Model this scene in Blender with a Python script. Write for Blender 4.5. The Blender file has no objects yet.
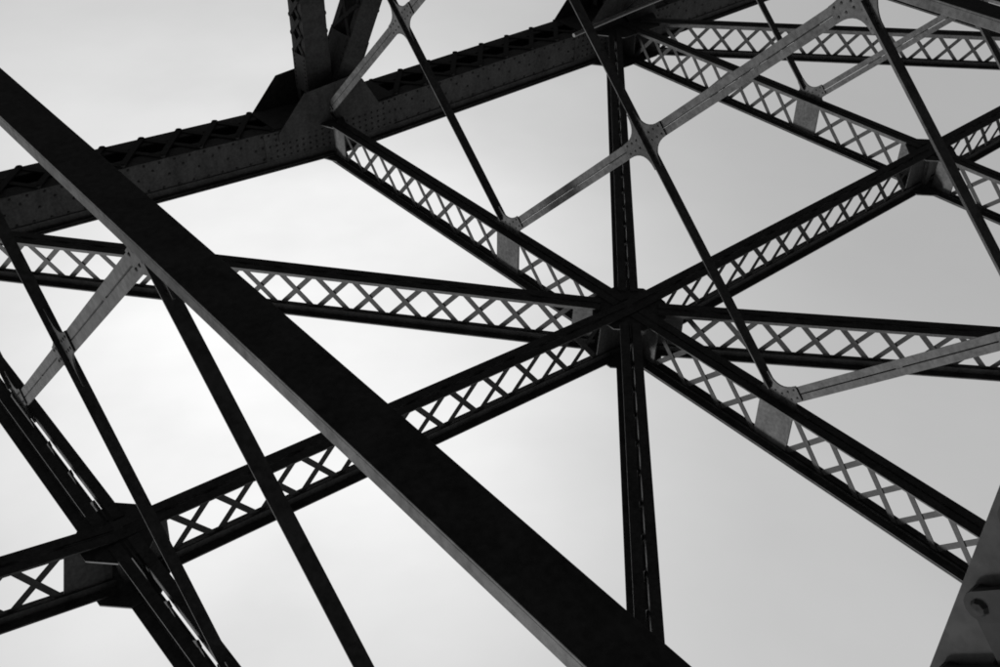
import bpy, math, random
from mathutils import Vector, Matrix
random.seed(7)
scene = bpy.context.scene
COL = scene.collection

# ------------------------------------------------------------------ camera
CAM = Vector((-6.0548, 10.3968, -5.7029))
RIGHT = Vector((0.76730629, 0.64125106, -0.00617569))
DOWN = Vector((-0.38051788, 0.46302839, 0.80050662))
FWD = Vector((0.51618523, -0.61188381, 0.59929209))
FPX = 1105.05
cam_data = bpy.data.cameras.new('camera')
cam_data.sensor_fit = 'HORIZONTAL'; cam_data.sensor_width = 36.0
cam_data.lens = 36.0 * FPX / 1000.0
cam_data.clip_start = 0.02; cam_data.clip_end = 20000
cam = bpy.data.objects.new('camera', cam_data); COL.objects.link(cam)
cm = Matrix((RIGHT, -DOWN, -FWD)).transposed().to_4x4(); cm.translation = CAM
cam.matrix_world = cm
scene.camera = cam
def project(P):
    q = Vector(P) - CAM
    z = q.dot(FWD)
    if z < 0.05: return None
    return (500 + FPX * q.dot(RIGHT) / z, 333.5 + FPX * q.dot(DOWN) / z, z)

# ------------------------------------------------------------------ sky, sun, exposure
SUN = Vector((-0.72, -0.004, 0.69)).normalized()
elev = math.asin(SUN.z); azim = math.atan2(SUN.x, SUN.y)
world = bpy.data.worlds.new('World'); scene.world = world; world.use_nodes = True
nt = world.node_tree; nt.nodes.clear()
out = nt.nodes.new('ShaderNodeOutputWorld'); bg = nt.nodes.new('ShaderNodeBackground')
sky = nt.nodes.new('ShaderNodeTexSky'); sky.sky_type = 'NISHITA'; sky.sun_disc = False
sky.sun_elevation = elev; sky.sun_rotation = azim
sky.air_density = 1.0; sky.dust_density = 4.0; sky.ozone_density = 1.0
L = nt.links.new
def mth(op, a, b=None, clamp=False):
    n = nt.nodes.new('ShaderNodeMath'); n.operation = op; n.use_clamp = clamp
    for k, v in enumerate((a, b)):
        if v is None: continue
        if isinstance(v, (int, float)): n.inputs[k].default_value = v
        else: L(v, n.inputs[k])
    return n.outputs[0]
bw = nt.nodes.new('ShaderNodeRGBToBW'); L(sky.outputs['Color'], bw.inputs['Color'])
tc = nt.nodes.new('ShaderNodeTexCoord'); DIR = tc.outputs['Generated']
def toward(d):                      # 0..1, 1 in direction d
    n = nt.nodes.new('ShaderNodeVectorMath'); n.operation = 'DOT_PRODUCT'
    L(DIR, n.inputs[0]); n.inputs[1].default_value = tuple(d)
    return mth('MAXIMUM', mth('MULTIPLY', mth('ADD', n.outputs['Value'], 1.0), 0.5), 0.0)
def cloud_noise(scale, rot, stretch, lo, hi):
    mp = nt.nodes.new('ShaderNodeMapping'); mp.inputs['Scale'].default_value = stretch; mp.inputs['Rotation'].default_value = rot
    nz = nt.nodes.new('ShaderNodeTexNoise'); nz.inputs['Scale'].default_value = scale; nz.inputs['Detail'].default_value = 6; nz.inputs['Roughness'].default_value = 0.5
    mr = nt.nodes.new('ShaderNodeMapRange'); mr.inputs['From Min'].default_value = 0.3; mr.inputs['From Max'].default_value = 0.7
    mr.inputs['To Min'].default_value = lo; mr.inputs['To Max'].default_value = hi
    L(DIR, mp.inputs['Vector']); L(mp.outputs['Vector'], nz.inputs['Vector']); L(nz.outputs['Fac'], mr.inputs['Value'])
    return mr.outputs['Result']
sep = nt.nodes.new('ShaderNodeSeparateXYZ'); L(DIR, sep.inputs[0])
# overcast sheet: brighter overhead than at the horizon, brighter on the sun's side, thinnest low over the far truss
base = mth('ADD', mth('MULTIPLY', mth('MAXIMUM', sep.outputs['Z'], 0.0), 0.42), 0.58)
sheet = mth('MULTIPLY', base, mth('ADD', mth('MULTIPLY', toward(SUN), 0.24), 0.475))
sheet = mth('MULTIPLY', sheet, cloud_noise(2.3, (0.3, 0.2, 0.9), (1, 1, 2.2), 0.93, 1.07))
thin = Vector((0.346, -0.742, 0.574)).normalized()
veil = mth('MULTIPLY', mth('POWER', toward(thin), 40.0), 0.50)
veil = mth('MULTIPLY', veil, cloud_noise(4.0, (0.1, 0.5, 0.4), (1, 1, 2.6), 0.78, 1.22))
cover = mth('MULTIPLY', mth('ADD', sheet, veil), 5.3)
mixn = nt.nodes.new('ShaderNodeMix'); mixn.data_type = 'FLOAT'; mixn.inputs['Factor'].default_value = 0.88
L(bw.outputs['Val'], mixn.inputs['A']); L(cover, mixn.inputs['B'])
L(mixn.outputs['Result'], bg.inputs['Color']); L(bg.outputs['Background'], out.inputs['Surface'])
bg.inputs['Strength'].default_value = 0.10
sd = bpy.data.lights.new('sun', 'SUN'); sd.energy = 2.4; sd.angle = math.radians(12); sd.color = (1, 1, 1)
so = bpy.data.objects.new('sun', sd); COL.objects.link(so)
so.rotation_euler = SUN.to_track_quat('Z', 'Y').to_euler(); so.location = (-20, -20, 20)
scene.cycles.pixel_filter_type = 'BLACKMAN_HARRIS'; scene.cycles.filter_width = 1.8
vs = scene.view_settings
vs.view_transform = 'Standard'; vs.look = 'None'; vs.exposure = 1.0; vs.gamma = 1.0; vs.use_curve_mapping = False

# ------------------------------------------------------------------ materials
def steel(name, base, var=0.35, scale=3.0, rough=0.6, streak=True):
    m = bpy.data.materials.new(name); m.use_nodes = True
    n = m.node_tree.nodes; l = m.node_tree.links; b = n['Principled BSDF']
    t = n.new('ShaderNodeTexCoord')
    mpp = n.new('ShaderNodeMapping'); mpp.inputs['Scale'].default_value = (scale, scale, scale * (0.35 if streak else 1))
    n1 = n.new('ShaderNodeTexNoise'); n1.inputs['Scale'].default_value = 2.0; n1.inputs['Detail'].default_value = 8; n1.inputs['Roughness'].default_value = 0.65
    n2 = n.new('ShaderNodeTexNoise'); n2.inputs['Scale'].default_value = 34.0; n2.inputs['Detail'].default_value = 5
    mx = n.new('ShaderNodeMix'); mx.data_type = 'FLOAT'; mx.inputs['Factor'].default_value = 0.4
    mr = n.new('ShaderNodeMapRange'); mr.inputs['From Min'].default_value = 0.37; mr.inputs['From Max'].default_value = 0.63
    mr.inputs['To Min'].default_value = base * (1 - var); mr.inputs['To Max'].default_value = base * (1 + var)
    l.new(t.outputs['Object'], mpp.inputs['Vector']); l.new(mpp.outputs['Vector'], n1.inputs['Vector']); l.new(t.outputs['Object'], n2.inputs['Vector'])
    l.new(n1.outputs['Fac'], mx.inputs['A']); l.new(n2.outputs['Fac'], mx.inputs['B'])
    l.new(mx.outputs['Result'], mr.inputs['Value']); l.new(mr.outputs['Result'], b.inputs['Base Color'])
    rr = n.new('ShaderNodeMapRange'); rr.inputs['To Min'].default_value = rough - 0.12; rr.inputs['To Max'].default_value = rough + 0.15
    l.new(n1.outputs['Fac'], rr.inputs['Value']); l.new(rr.outputs['Result'], b.inputs['Roughness'])
    bp = n.new('ShaderNodeBump'); bp.inputs['Strength'].default_value = 0.25; bp.inputs['Distance'].default_value = 0.004
    l.new(n2.outputs['Fac'], bp.inputs['Height']); l.new(bp.outputs['Normal'], b.inputs['Normal'])
    b.inputs['Specular IOR Level'].default_value = 0.12
    return m
M_STEEL = steel('painted_steel', 0.052, var=0.42)
M_BAR = steel('painted_steel_bars', 0.030, scale=5, streak=False)
M_RIVET = steel('rivet_steel', 0.022, var=0.3, scale=20, streak=False)
M_CABLE = steel('cable_sheath', 0.12, var=0.15, scale=8, streak=False, rough=0.4)
def plain(name, col, rough, noise=None):
    m = bpy.data.materials.new(name); m.use_nodes = True
    n = m.node_tree.nodes; l = m.node_tree.links; b = n['Principled BSDF']
    b.inputs['Roughness'].default_value = rough; b.inputs['Specular IOR Level'].default_value = 0.1
    nn = n.new('ShaderNodeTexNoise'); nn.inputs['Scale'].default_value = noise or 20; nn.inputs['Detail'].default_value = 6
    t = n.new('ShaderNodeTexCoord'); l.new(t.outputs['Object'], nn.inputs['Vector'])
    mr = n.new('ShaderNodeMapRange'); mr.inputs['To Min'].default_value = col * 0.6; mr.inputs['To Max'].default_value = col * 1.4
    l.new(nn.outputs['Fac'], mr.inputs['Value']); l.new(mr.outputs['Result'], b.inputs['Base Color'])
    return m
M_ROAD = plain('asphalt', 0.03, 0.9, 40)
M_LAND = plain('wooded_ground', 0.045, 0.95, 0.05)

# ------------------------------------------------------------------ mesh helpers
class MB:
    def __init__(s): s.v = []; s.f = []
    def box(s, x0, x1, y0, y1, z0, z1):
        o = len(s.v)
        s.v += [(x, y, z) for x in (x0, x1) for y in (y0, y1) for z in (z0, z1)]
        s.f += [tuple(o + i for i in q) for q in ((0,1,3,2), (4,6,7,5), (0,4,5,1), (2,3,7,6), (0,2,6,4), (1,5,7,3))]
        return s
    def prism(s, pts, place, t0, t1):
        """pts: 2D polygon, place(a, b, t) -> 3D"""
        o = len(s.v); n = len(pts)
        s.v += [place(a, b, t0) for a, b in pts] + [place(a, b, t1) for a, b in pts]
        s.f.append(tuple(o + i for i in range(n))[::-1]); s.f.append(tuple(o + n + i for i in range(n)))
        for i in range(n):
            j = (i + 1) % n
            s.f.append((o + i, o + j, o + n + j, o + n + i))
        return s
    def rivet(s, c, nrm, r=0.018, h=0.011):
        nrm = Vector(nrm).normalized(); c = Vector(c)
        a = nrm.orthogonal().normalized(); b = nrm.cross(a)
        o = len(s.v)
        for rr, hh in ((1.0, 0.0), (0.72, 0.72)):
            for k in range(8):
                t = k * math.pi / 4
                s.v.append(tuple(c + (a * math.cos(t) + b * math.sin(t)) * r * rr + nrm * h * hh))
        s.v.append(tuple(c + nrm * h))
        for k in range(8):
            j = (k + 1) % 8
            s.f.append((o + k, o + j, o + 8 + j, o + 8 + k)); s.f.append((o + 8 + k, o + 8 + j, o + 16))
        return s
    def mesh(s, name):
        me = bpy.data.meshes.new(name); me.from_pydata(s.v, [], s.f); me.update()
        import bmesh
        bm = bmesh.new(); bm.from_mesh(me); bmesh.ops.recalc_face_normals(bm, faces=bm.faces); bm.to_mesh(me); bm.free()
        return me
def link(name, me, mat, parent=None, M=None, kind=None, label=None):
    o = bpy.data.objects.new(name, me); COL.objects.link(o)
    if me is not None and not me.materials: me.materials.append(mat)
    if parent is not None: o.parent = parent
    if M is not None: o.matrix_basis = M
    if kind: o['kind'] = kind
    if label: o['label'] = label
    return o
def frame(a, b, up=(0, 0, 1)):
    """X along a->b, Z toward up, Y = Z x X, origin at a (world)"""
    a = Vector(a); x = (Vector(b) - a).normalized(); up = Vector(up)
    z = (up - x * up.dot(x)).normalized(); y = z.cross(x)
    m = Matrix((x, y, z)).transposed().to_4x4(); m.translation = a
    return m

# ------------------------------------------------------------------ setting: deck and ground below
DECK = -7.4
ob = link('ground', MB().box(-4000, 4000, -4000, 4000, -24.2, -24).mesh('ground'), M_LAND, kind='structure')
ob = link('road', MB().box(-60, 60, -1.6, 12.6, DECK - 0.5, DECK).mesh('road'), M_ROAD, kind='structure')

# ------------------------------------------------------------------ the bridge
B = 5.0; P = 4.75
ZS = {-3: -3.2, -2: -1.50, -1: -0.36, 0: 0.0, 1: -0.013, 2: -0.065, 3: -0.5}
DS = {-1: 1.4916, 0: 1.6396, 1: 1.6375, 2: 1.63}
H = 0.44
Y1, Y2 = -0.15, 10.15          # truss planes
Q = B / 3
ROOT_LOC = Vector((0, B, DECK))
root = bpy.data.objects.new('steel_truss_bridge', None); COL.objects.link(root); root.location = ROOT_LOC
root['label'] = 'riveted steel truss bridge with latticed overhead bracing, seen from below against bright sky'
root['category'] = 'bridge'
TR = Matrix.Translation(-ROOT_LOC)
def node(s, v, dz=0): return Vector((s * P, v, ZS[s] + dz))
def part(name, mb, M=None, mat=None, label=None):
    return link(name, mb.mesh(name), mat or M_STEEL, root, TR @ (M if M is not None else Matrix()), label=label)
pool = []       # (parent object, world matrix of parent, mesh, local matrix, score, tag)
def add_bar(parent, W, me, loc, length, weight=1.0, pre=None):
    a = project(W @ loc @ Vector((-length / 2, 0, 0))); c = project(W @ loc @ Vector((length / 2, 0, 0)))
    m = project(W @ loc @ Vector((0, 0, 0)))
    sc = 0
    if a and c and m and -5 < m[0] < 1005 and -5 < m[1] < 672:
        sc = math.hypot(a[0] - c[0], a[1] - c[1]) * weight
    pool.append((parent, me, pre @ loc if pre is not None else loc, sc))

FL_G, FL_W, FL_T = 0.015, 0.074, 0.012
def lateral(name, a, b, t0, t1, p0, p1, mids=(), cover=False):
    """latticed brace: two pairs of angles, X lacing, solid end plates; t = flange trim, p = plate reach from the node"""
    W = frame(a, b); Lm = (Vector(b) - Vector(a)).length
    x0, x1 = t0, Lm - t1
    mb = MB()
    for s in (-1, 1):
        def yb(u, v): return (min(s * u, s * v), max(s * u, s * v))
        gb = FL_G if not cover else (FL_G + 0.012 if cover == 'open' else 0.009)
        ex = 0.014 if cover == 'open' else 0.0
        mb.box(x0, x1, *yb(gb, FL_G + FL_W + ex), 0, FL_T)
        mb.box(x0, x1, *yb(gb, gb + 0.011), FL_T, 0.074)
        gt = 0.0085 if cover else FL_G
        mb.box(x0, x1, *yb(gt, FL_G + FL_W + ex), H + 0.012, H + 0.012 + FL_T)
        mb.box(x0, x1, *yb(gt, gt + 0.011), H - (0.01 if cover else 0.05), H + 0.012)
    if cover: mb.box(x0, x1, -FL_G - FL_W - 0.004, FL_G + FL_W + 0.004, H + 0.0245, H + 0.034)
    o = part(name, mb, W)
    z0, z1 = 0.035, H - 0.012
    # solid web plates
    def plate(u0, u1, nm='web_plate'):
        me = MB().box(u0, u1, -0.007, 0.007, 0.004, H + 0.008).mesh(nm)
        link(nm, me, M_STEEL, o)
    spans = []
    plate(x0 + 0.02, p0); plate(Lm - p1, x1 - 0.02)
    cur = p0
    for mpos in mids:
        plate(mpos - 0.165, mpos + 0.165, 'splice_plate'); spans.append((cur, mpos - 0.165)); cur = mpos + 0.165
    spans.append((cur, Lm - p1))
    # lacing bars
    cache = {}
    for s0, s1 in spans:
        n = max(1, round((s1 - s0) / 0.343)); pt = (s1 - s0) / n
        ang = math.atan2(z1 - z0, pt); bl = math.hypot(z1 - z0, pt) + 0.03
        key = round(bl, 3)
        if key not in cache:
            cache[key] = MB().box(-bl / 2, bl / 2, -0.0035, 0.0035, -0.023, 0.023).mesh('lacing_bar')
        for i in range(n):
            c = s0 + (i + 0.5) * pt
            for sg, yy in ((1, 0.0037), (-1, -0.0037)):
                add_bar(o, W, cache[key], Matrix.Translation((c, yy, (z0 + z1) / 2)) @ Matrix.Rotation(-sg * ang, 4, 'Y'), bl)
    return o

# --- cross struts (station lines), centre strut, diagonals
CH = 0.155      # from the node to the chord's inner face
for s in (-1, 0, 1, 2):
    a, c, far = node(s, 0), node(s, B), node(s, 2 * B)
    lateral('lattice_strut', a, c, CH, 0.104, 0.42, 0.36, mids=(B - Q,), cover='open' if s == -1 else True)
    lateral('lattice_strut', c, far, 0.104, CH, 0.36, 0.42, mids=(Q,), cover='open' if s == -1 else True)
for s in (-2, -1, 0, 1, 2):
    lateral('lattice_ridge_strut', node(s, B), node(s + 1, B), 0.0, 0.0, 0.34, 0.34)
for s in (-2, 0, 2):
    for ds in (-1, 1):
        if s + ds not in (-1, 1, 2, 3): continue
        for v in (0, 2 * B):
            lateral('lattice_diagonal', node(s, B), node(s + ds, v), 0.26, 0.36, 0.49, 0.66)
# --- horizontal joint plates on the ridge
for s in (-2, -1, 0, 1, 2):
    r = 0.35 if s % 2 == 0 else 0.28
    c = node(s, B)
    for nm, zz in (('joint_plate', 0.0125), ('joint_plate', H - 0.0005)):
        pts = []
        for k in range(8):
            t = math.radians(22.5 + 45 * k); pts.append((r * math.cos(t), r * math.sin(t)))
        mb = MB().prism(pts, lambda x, y, z: (x, y, z), zz, zz + 0.012)
        part(nm, mb, Matrix.Translation(c))
    part('joint_post', MB().box(-0.05, 0.05, -0.05, 0.05, 0.0, H + 0.02), Matrix.Translation(c))
# --- horizontal joint plates at the chords
for s in (-1, 0, 1, 2):
    for side, yc in ((1, 0.0), (-1, 2 * B)):
        c = node(s, yc)
        big = s % 2 != 0
        w = 0.62 if big else 0.16; dpt = 0.55 if big else 0.34
        for zz in (0.0125, H - 0.0005):
            pts = [(-w, side * (CH + 0.004)), (w, side * (CH + 0.004)), (w * 0.55, side * dpt), (-w * 0.55, side * dpt)]
            part('joint_plate', MB().prism(pts, lambda x, y, z: (x, y, z), zz, zz + 0.012), Matrix.Translation(c))

# --- top chords (riveted box, laced underside)
ZB, ZT = -0.018, 0.42
def chord(yc, inner, label):
    mb = MB(); rv = MB()
    st = [-3, -2, -1, 0, 1, 2, 3]
    segs = []
    for s0, s1 in zip(st[:-1], st[1:]):
        a, b = Vector((s0 * P, yc, ZS[s0])), Vector((s1 * P, yc, ZS[s1]))
        def pl(x, y, z, a=a, b=b): 
            return (a.x + (b.x - a.x) * x, yc + y, a.z + (b.z - a.z) * x + z)
        def bar(y0, y1, z0, z1):
            o = len(mb.v)
            mb.v += [pl(x, y, z) for x in (0, 1) for y in (y0, y1) for z in (z0, z1)]
            mb.f += [tuple(o + i for i in q) for q in ((0,1,3,2), (4,6,7,5), (0,4,5,1), (2,3,7,6), (0,2,6,4), (1,5,7,3))]
        for g in (-1, 1):
            def yy(u, v): return (min(g * u, g * v), max(g * u, g * v))
            bar(*yy(0.27, 0.29), ZB, ZT)                       # web
            bar(*yy(0.11, 0.27), ZB, ZB + 0.014)               # bottom angle leg, inward
            bar(*yy(0.29, 0.35), ZT - 0.014, ZT)               # top angle leg, outward
            bar(*yy(0.29, 0.302), ZT - 0.09, ZT - 0.014)       # top angle leg on the web
        bar(-0.37, 0.37, ZT + 0.001, ZT + 0.016)               # cover plate
        segs.append((a, b, pl))
    o = part('top_chord', mb, label=label)
    # rivets on the inner web
    yi = 0.29 * inner
    for a, b, pl in segs:
        if a.x < -10 or a.x > 9: continue
        n = int((b.x - a.x) / 0.085)
        for i in range(n):
            f = (i + 0.5) / n; x = f * (b.x - a.x)
            dn = min(x, (b.x - a.x) - x)
            if dn < 0.95:
                for k in range(5): 
                    if dn < 0.75 or k in (0, 2, 4): rv.rivet(pl(f, yi + 0.0115 * inner, ZB + 0.035 + 0.07 * k), (0, inner, 0), 0.015)
            else:
                if i % 2 == 0:
                    rv.rivet(pl(f, yi, ZB + 0.035), (0, inner, 0), 0.016)
                    rv.rivet(pl(f, yi, ZT - 0.11), (0, inner, 0), 0.016)
                if i % 4 == 1: rv.rivet(pl(f, yi, ZB + 0.11), (0, inner, 0), 0.016)
                if i % 4 == 3: rv.rivet(pl(f, yi, ZB + 0.19), (0, inner, 0), 0.016)
    # splice plates on the inner web at the nodes
    for s in (-1, 0, 1, 2):
        pm = MB().box(-0.88, 0.88, min(yi, yi + 0.011 * inner), max(yi, yi + 0.011 * inner), ZB + 0.004, ZT - 0.092)
        sl = (ZS[s] - ZS[s - 1]) / P if s <= 0 else (ZS[min(s + 1, 3)] - ZS[s]) / P
        for h0, h1, sl in ((-0.88, 0.0, (ZS[s] - ZS[s - 1]) / P), (0.0, 0.88, (ZS[s + 1] - ZS[s]) / P)):
            q = [(h0, ZB + 0.004 + h0 * sl), (h1, ZB + 0.004 + h1 * sl), (h1, ZT - 0.092 + h1 * sl), (h0, ZT - 0.092 + h0 * sl)]
            me = MB().prism(q, lambda x, z, y: (x, y, z), yi, yi + 0.011 * inner).mesh('web_splice')
            link('web_splice', me, M_STEEL, o, Matrix.Translation(Vector((s * P, yc, ZS[s]))))
    link('rivets', rv.mesh('rivets'), M_RIVET, o, kind='stuff')
    # lacing on the underside
    for a, b, pl in segs:
        W = frame(a, b); Ls = (b - a).length
        s0, s1 = 0.95, Ls - 0.75
        n = round((s1 - s0) / 0.445); pt = (s1 - s0) / n
        bl = math.hypot(pt, 0.5); ang = math.atan2(0.50, pt)
        mbb = MB().box(-bl / 2, bl / 2, -0.032, 0.032, -0.006, 0.006)
        for e in (-1, 1): 
            pts = [(e * bl / 2 + 0.034 * math.cos(k * math.pi / 6), 0.034 * math.sin(k * math.pi / 6)) for k in range(12)]
            mbb.prism(pts, lambda x, y, z: (x, y, z), -0.0065, 0.0055)
            mbb.rivet((e * bl / 2, 0, -0.006), (0, 0, -1), 0.020, 0.010)
        me = mbb.mesh('lacing_bar')
        for i in range(n):
            for sg in (1, -1):
                add_bar(o, W, me, Matrix.Translation((s0 + (i + 0.5) * pt, 0, ZB - 0.008 - (0.0125 if sg < 0 else 0))) @ Matrix.Rotation(sg * ang, 4, 'Z'), bl, 0.45, W)
        for u0, u1 in ((0.0, 0.93), (Ls - 0.73, Ls)):
            me2 = MB().box(u0 + 0.005, u1, -0.262, 0.262, ZB - 0.012, ZB - 0.001).mesh('batten_plate')
            link('batten_plate', me2, M_STEEL, o, W)
    return o
near_chord = chord(Y1, 1, 'riveted box chord along the top left with rows of rivets')
far_chord = chord(Y2, -1, None)

# --- gusset plates hanging below the chords
for yc in (Y1, Y2):
    for s in (-1, 0, 1, 2):
        for g in (-1, 1):
            y0 = g * 0.304
            pts = [(-0.70, 0.06), (-0.70, -0.03), (-0.32, -0.42), (0.30, -0.46), (0.46, -0.38), (0.66, -0.03), (0.66, 0.06)]
            part('gusset_plate', MB().prism(pts, lambda x, z, y: (x, y, z), y0, y0 + g * 0.012), Matrix.Translation(node(s, yc)))

# --- posts and web diagonals of the side trusses
def column(name, a, b, hx, hy, up, start, fl=0.075, label=None, weight=1.0):
    """laced box column: plates on +-Y, lacing on +-Z faces; a = top"""
    W = frame(a, b, up); Lc = (Vector(b) - Vector(a)).length
    mb = MB(); rv = MB()
    for g in (-1, 1):
        def yy(u, v): return (min(g * u, g * v), max(g * u, g * v))
        mb.box(0.06, Lc, *yy(hy - 0.012, hy), -hx, hx)
        for k in (-1, 1):
            z = sorted((k * hx, k * (hx + 0.013)))
            mb.box(0.06, Lc, *yy(hy - fl, hy + 0.002), z[0], z[1])
    o = part(name, mb, W, label=label)
    wdt = 2 * (hy - fl * 0.5)
    n = int((Lc - start) / (wdt * 1.05)); pt = (Lc - start) / n
    bl = math.hypot(pt, wdt); ang = math.atan2(wdt, pt)
    mbb = MB().box(-bl / 2, bl / 2, -0.024, 0.024, -0.005, 0.005)
    for e in (-1, 1):
        pts = [(e * bl / 2 + 0.0245 * math.cos(k * math.pi / 6), 0.0245 * math.sin(k * math.pi / 6)) for k in range(12)]
        mbb.prism(pts, lambda x, y, z: (x, y, z), -0.0055, 0.0045)
        mbb.rivet((e * bl / 2, 0, 0.0045), (0, 0, 1), 0.014, 0.010)
    me = mbb.mesh('lacing_bar')
    for k in (-1, 1):
        flip = Matrix.Rotation(math.pi, 4, 'X') if k < 0 else Matrix()
        for i in range(n):
            for sg in (1, -1):
                zz = k * (hx + 0.019 + (0.0105 if sg > 0 else 0))
                add_bar(o, W, me, Matrix.Translation((start + (i + 0.5) * pt, 0, zz)) @ Matrix.Rotation(sg * ang, 4, 'Z') @ flip, bl, weight if k == -1 else 0)
        zb = sorted((k * (hx + 0.014), k * (hx + 0.024)))
        me2 = MB().box(0.20, start - 0.02, -hy, hy, zb[0], zb[1]).mesh('batten_plate')
        link('batten_plate', me2, M_STEEL, o)
        for i in range(8):
            for g in (-1, 1): rv.rivet((0.25 + i * (start - 0.32) / 7, g * (hy - 0.03), k * (hx + 0.024)), (0, 0, k), 0.013, 0.01)
    link('rivets', rv.mesh('rivets'), M_RIVET, o, kind='stuff')
    return o
for yc in (Y1, Y2):
    for s in (-2, -1, 0, 1, 2):
        top = node(s, yc, -0.1)
        column('truss_post', top, Vector((s * P, yc, DECK + 0.004)), 0.14, 0.135 if yc == Y1 else 0.118, (1, 0, 0), 0.66)
        if s in (-1, 0, 1) or (s == -2 and yc == Y2):
            a = node(s, yc, -0.05) + Vector((0.16, 0, 0)); e = Vector(((s + 1) * P - 0.15, yc, -8.9 + ZS[s] * 0.3))
            d = (e - a).normalized(); e = a + d * ((DECK - a.z) / d.z)
            column('truss_diagonal', a, e, 0.12, 0.20, (1, 0, 0), 0.85)

# --- sway frames under each station line
def star(arms):
    """arms: (angle, length, half width) sorted by angle -> polygon with concave fillets between arms"""
    arms = sorted(arms); pts = []; n = len(arms)
    for i, (t, l, w) in enumerate(arms):
        d = Vector((math.cos(t), math.sin(t))); nn = Vector((-d.y, d.x))
        p_in = d * l - nn * w; p_out = d * l + nn * w
        pts += [p_in, p_out]
        t2, l2, w2 = arms[(i + 1) % n]
        gap = (t2 - t) % (2 * math.pi)
        if gap >= math.pi - 0.05: continue
        d2 = Vector((math.cos(t2), math.sin(t2))); n2 = Vector((-d2.y, d2.x))
        q = d2 * l2 - n2 * w2
        # intersection of the two side lines
        A = nn * w; Bq = -n2 * w2
        den = d.x * d2.y - d.y * d2.x
        if abs(den) < 1e-4: continue
        kk = ((Bq - A).x * d2.y - (Bq - A).y * d2.x) / den
        ctrl = A + d * kk
        # keep straight arm edge, then fillet
        s = p_out.lerp(ctrl, 0.05); e = q.lerp(ctrl, 0.05)
        for k in range(0, 9):
            f = k / 8
            pts.append(s * (1 - f) ** 2 + ctrl * 2 * f * (1 - f) + e * f * f)
    return [(p.x, p.y) for p in pts]
def knot(name, c, arms, rivs=True):
    pts = star(arms)
    o = part(name, MB().prism(pts, lambda a, b, t: (t, a, b), -0.006, 0.006), Matrix.Translation(c))
    rv = MB()
    for t, l, w in arms:
        if w < 0.04: continue
        d = Vector((math.cos(t), math.sin(t))); nn = Vector((-d.y, d.x))
        for k in range(3):
            for g in (-1, 1):
                q = d * (l - 0.035 - k * 0.065) + nn * g * w * 0.55
                rv.rivet((-0.006, q.x, q.y), (-1, 0, 0), 0.011, 0.008)
    link('rivets', rv.mesh('rivets'), M_RIVET, o, kind='stuff')
    return o
def flat_brace(a, b, label=None):
    """two angles side by side in the frame's plane, a slot between them"""
    W = frame(a, b, (0, 1, 1))
    Lb = (Vector(b) - Vector(a)).length
    sg = 1 if (W.to_3x3() @ Vector((0, 1, 0))).x > 0 else -1
    def yy(u, v): return (min(sg * u, sg * v), max(sg * u, sg * v))
    mb = MB()
    for g in (-1, 1):
        z = sorted((g * 0.005, g * 0.061)); mb.box(0, Lb, *yy(0.0065, 0.0155), *z)
        z = sorted((g * 0.005, g * 0.013)); mb.box(0, Lb, *yy(0.0155, 0.065), *z)
    # stitch fillers in the slot
    for k in (1,):
        x = Lb * 0.55; mb.box(x - 0.03, x + 0.03, *yy(0.009, 0.015), -0.006, 0.006)
    return part('sway_brace', mb, W, label=label)
def tee_brace(a, b, hw=0.048):
    """two angles back to back: broad flange facing down, stem either side of the joint plates"""
    W = frame(a, b, (0, 1, -1)); Lb = (Vector(b) - Vector(a)).length
    mb = MB()
    mb.box(0, Lb, -hw, hw, 0.010, 0.020)
    for g in (-1, 1):
        y = sorted((g * 0.0065, g * 0.0145)); mb.box(0, Lb, *y, -0.022, 0.010)
    return part('sway_brace', mb, W)
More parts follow.
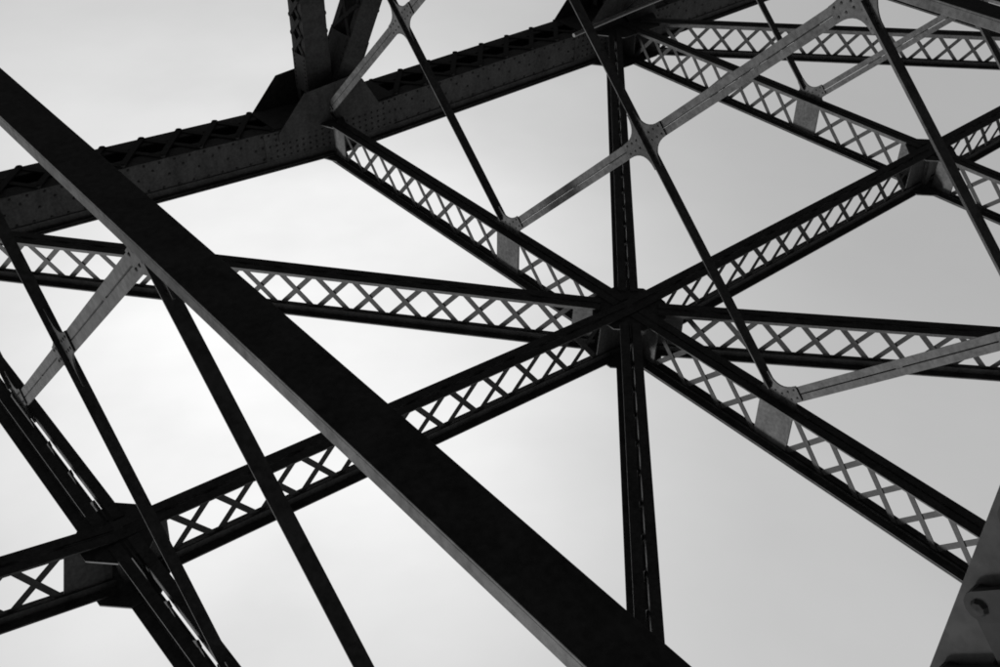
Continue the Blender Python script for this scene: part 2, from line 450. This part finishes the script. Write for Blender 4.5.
for s in (-1, 0, 1, 2):
    d = DS[s]
    tops = [0.0, B - Q, B + Q, 2 * B]
    bots = tops
    X0 = lambda v, z: Vector((s * P, v, ZS[s] + z))
    zt = -0.075
    for i in range(3):
        y0, y1 = tops[i], tops[i + 1]; ym = (y0 + y1) / 2
        a, b = X0(y0, 0), X0(y1, -2 * d)
        e, f = X0(y1, 0), X0(y0, -2 * d)
        c = X0(ym, -d)
        u = (b - a).normalized(); w = (f - e).normalized()
        flat_brace(a + u * (0.12 if i else 0.22), c - u * 0.16)
        flat_brace(c + u * 0.16, b - u * 0.02)
        tee_brace(e + w * 0.12, f - w * 0.03, 0.036 if s == -1 else 0.047)
        tg = math.atan2(u.z, u.y); td = math.atan2(w.z, w.y)
        knot('joint_plate', c, [(tg % (2*math.pi), 0.25, 0.062), ((tg + math.pi) % (2*math.pi), 0.25, 0.062), (td % (2*math.pi), 0.25, 0.047), ((td + math.pi) % (2*math.pi), 0.25, 0.047)])
    for i in range(4):
        y = tops[i]
        for zz, sgn in ((0, -1), (-2 * d, 1)):
            arms = []
            hv = (tops[1] - tops[0]) / 2
            sl = math.atan2(d, hv)
            if i < 3: arms.append(((sgn * sl) % (2*math.pi), 0.24, 0.062 if sgn < 0 else 0.047))
            if i > 0: arms.append(((math.pi - sgn * sl) % (2*math.pi), 0.24, 0.047 if sgn < 0 else 0.062))
            if sgn > 0 and i in (1, 2): arms += [(1.5 * math.pi, 0.12, 0.11)]
            elif i in (1, 2): arms += [(0.0, 0.30, 0.012), (math.pi, 0.30, 0.012)]
            elif i == 0: arms += [(0.0, 0.30, 0.012), (sgn * math.pi / 2 % (2*math.pi), 0.25, 0.06)]
            else: arms += [(math.pi, 0.30, 0.012), (sgn * math.pi / 2 % (2*math.pi), 0.25, 0.06)]
            c = X0(y, zz - 0.016 if sgn < 0 else zz)
            if sgn > 0: arms = [(t, l, w if w > 0.02 else 0.02) for t, l, w in arms]
            knot('joint_plate', c, arms)
    # bottom strut
    zb = ZS[s] - 2 * d - 0.16
    mb = MB()
    xs = s * P
    ya, yb_ = Y1 + 0.15, Y2 - 0.128
    mb.box(-0.097, 0.097, ya, yb_, 0, 0.013)
    mb.box(-0.0965, -0.083, ya, yb_, 0.013, 0.072); mb.box(0.083, 0.0965, ya, yb_, 0.013, 0.072)
    mb.box(-0.030, -0.018, ya, yb_, 0.013, 0.10); mb.box(0.018, 0.030, ya, yb_, 0.013, 0.10)
    mb.box(-0.018, 0.018, ya, yb_, 0.013, 0.06)
    o = part('sway_strut', mb, Matrix.Translation((xs, 0, zb)), label='broad dark strut crossing close overhead from top left' if s == -1 else None)
    bv = o.modifiers.new('edge', 'BEVEL'); bv.width = 0.003; bv.segments = 2; bv.limit_method = 'ANGLE'

# --- lacing bars: the 290 that show largest are objects of their own, the rest one piece for each member
order = sorted(range(len(pool)), key=lambda i: -pool[i][3])
own = set(i for i in order[:290] if pool[i][3] > 6)
rest = {}
for i, (par, me, loc, sc) in enumerate(pool):
    if i in own:
        link('lacing_bar', me, M_BAR, par, loc)
    else:
        rest.setdefault(par.name, (par, []))[1].append((me, loc))
for par, lst in rest.values():
    mb = MB()
    for me, loc in lst:
        o = len(mb.v)
        mb.v += [tuple(loc @ v.co) for v in me.vertices]
        mb.f += [tuple(o + i for i in p.vertices) for p in me.polygons]
    link('lacing', mb.mesh('lacing'), M_BAR, par, kind='stuff')

# ------------------------------------------------------------------ cable strung between two sway frames
mb = MB()
a = Vector((-0.10, 4.23, -2.30)); b = Vector((P, 4.20, -2.32)); N = 40; ring = 8; r = 0.017
ptsc = []
for i in range(N + 1):
    f = i / N; q = a.lerp(b, f); q.z -= 0.20 * 4 * f * (1 - f) * 0.5; ptsc.append(q)
for i, q in enumerate(ptsc):
    t = (ptsc[min(i + 1, N)] - ptsc[max(i - 1, 0)]).normalized()
    s1 = t.cross(Vector((0, 0, 1))).normalized(); s2 = s1.cross(t)
    for k in range(ring):
        an = 2 * math.pi * k / ring
        mb.v.append(tuple(q + (s1 * math.cos(an) + s2 * math.sin(an)) * r))
for i in range(N):
    for k in range(ring):
        j = (k + 1) % ring
        mb.f.append((i * ring + k, i * ring + j, (i + 1) * ring + j, (i + 1) * ring + k))
mb.f.append(tuple(range(ring))[::-1]); mb.f.append(tuple(N * ring + k for k in range(ring)))
cb = link('cable', mb.mesh('cable'), M_CABLE)
cb['label'] = 'thin grey cable strung below the riveted chord at the top'; cb['category'] = 'cable'
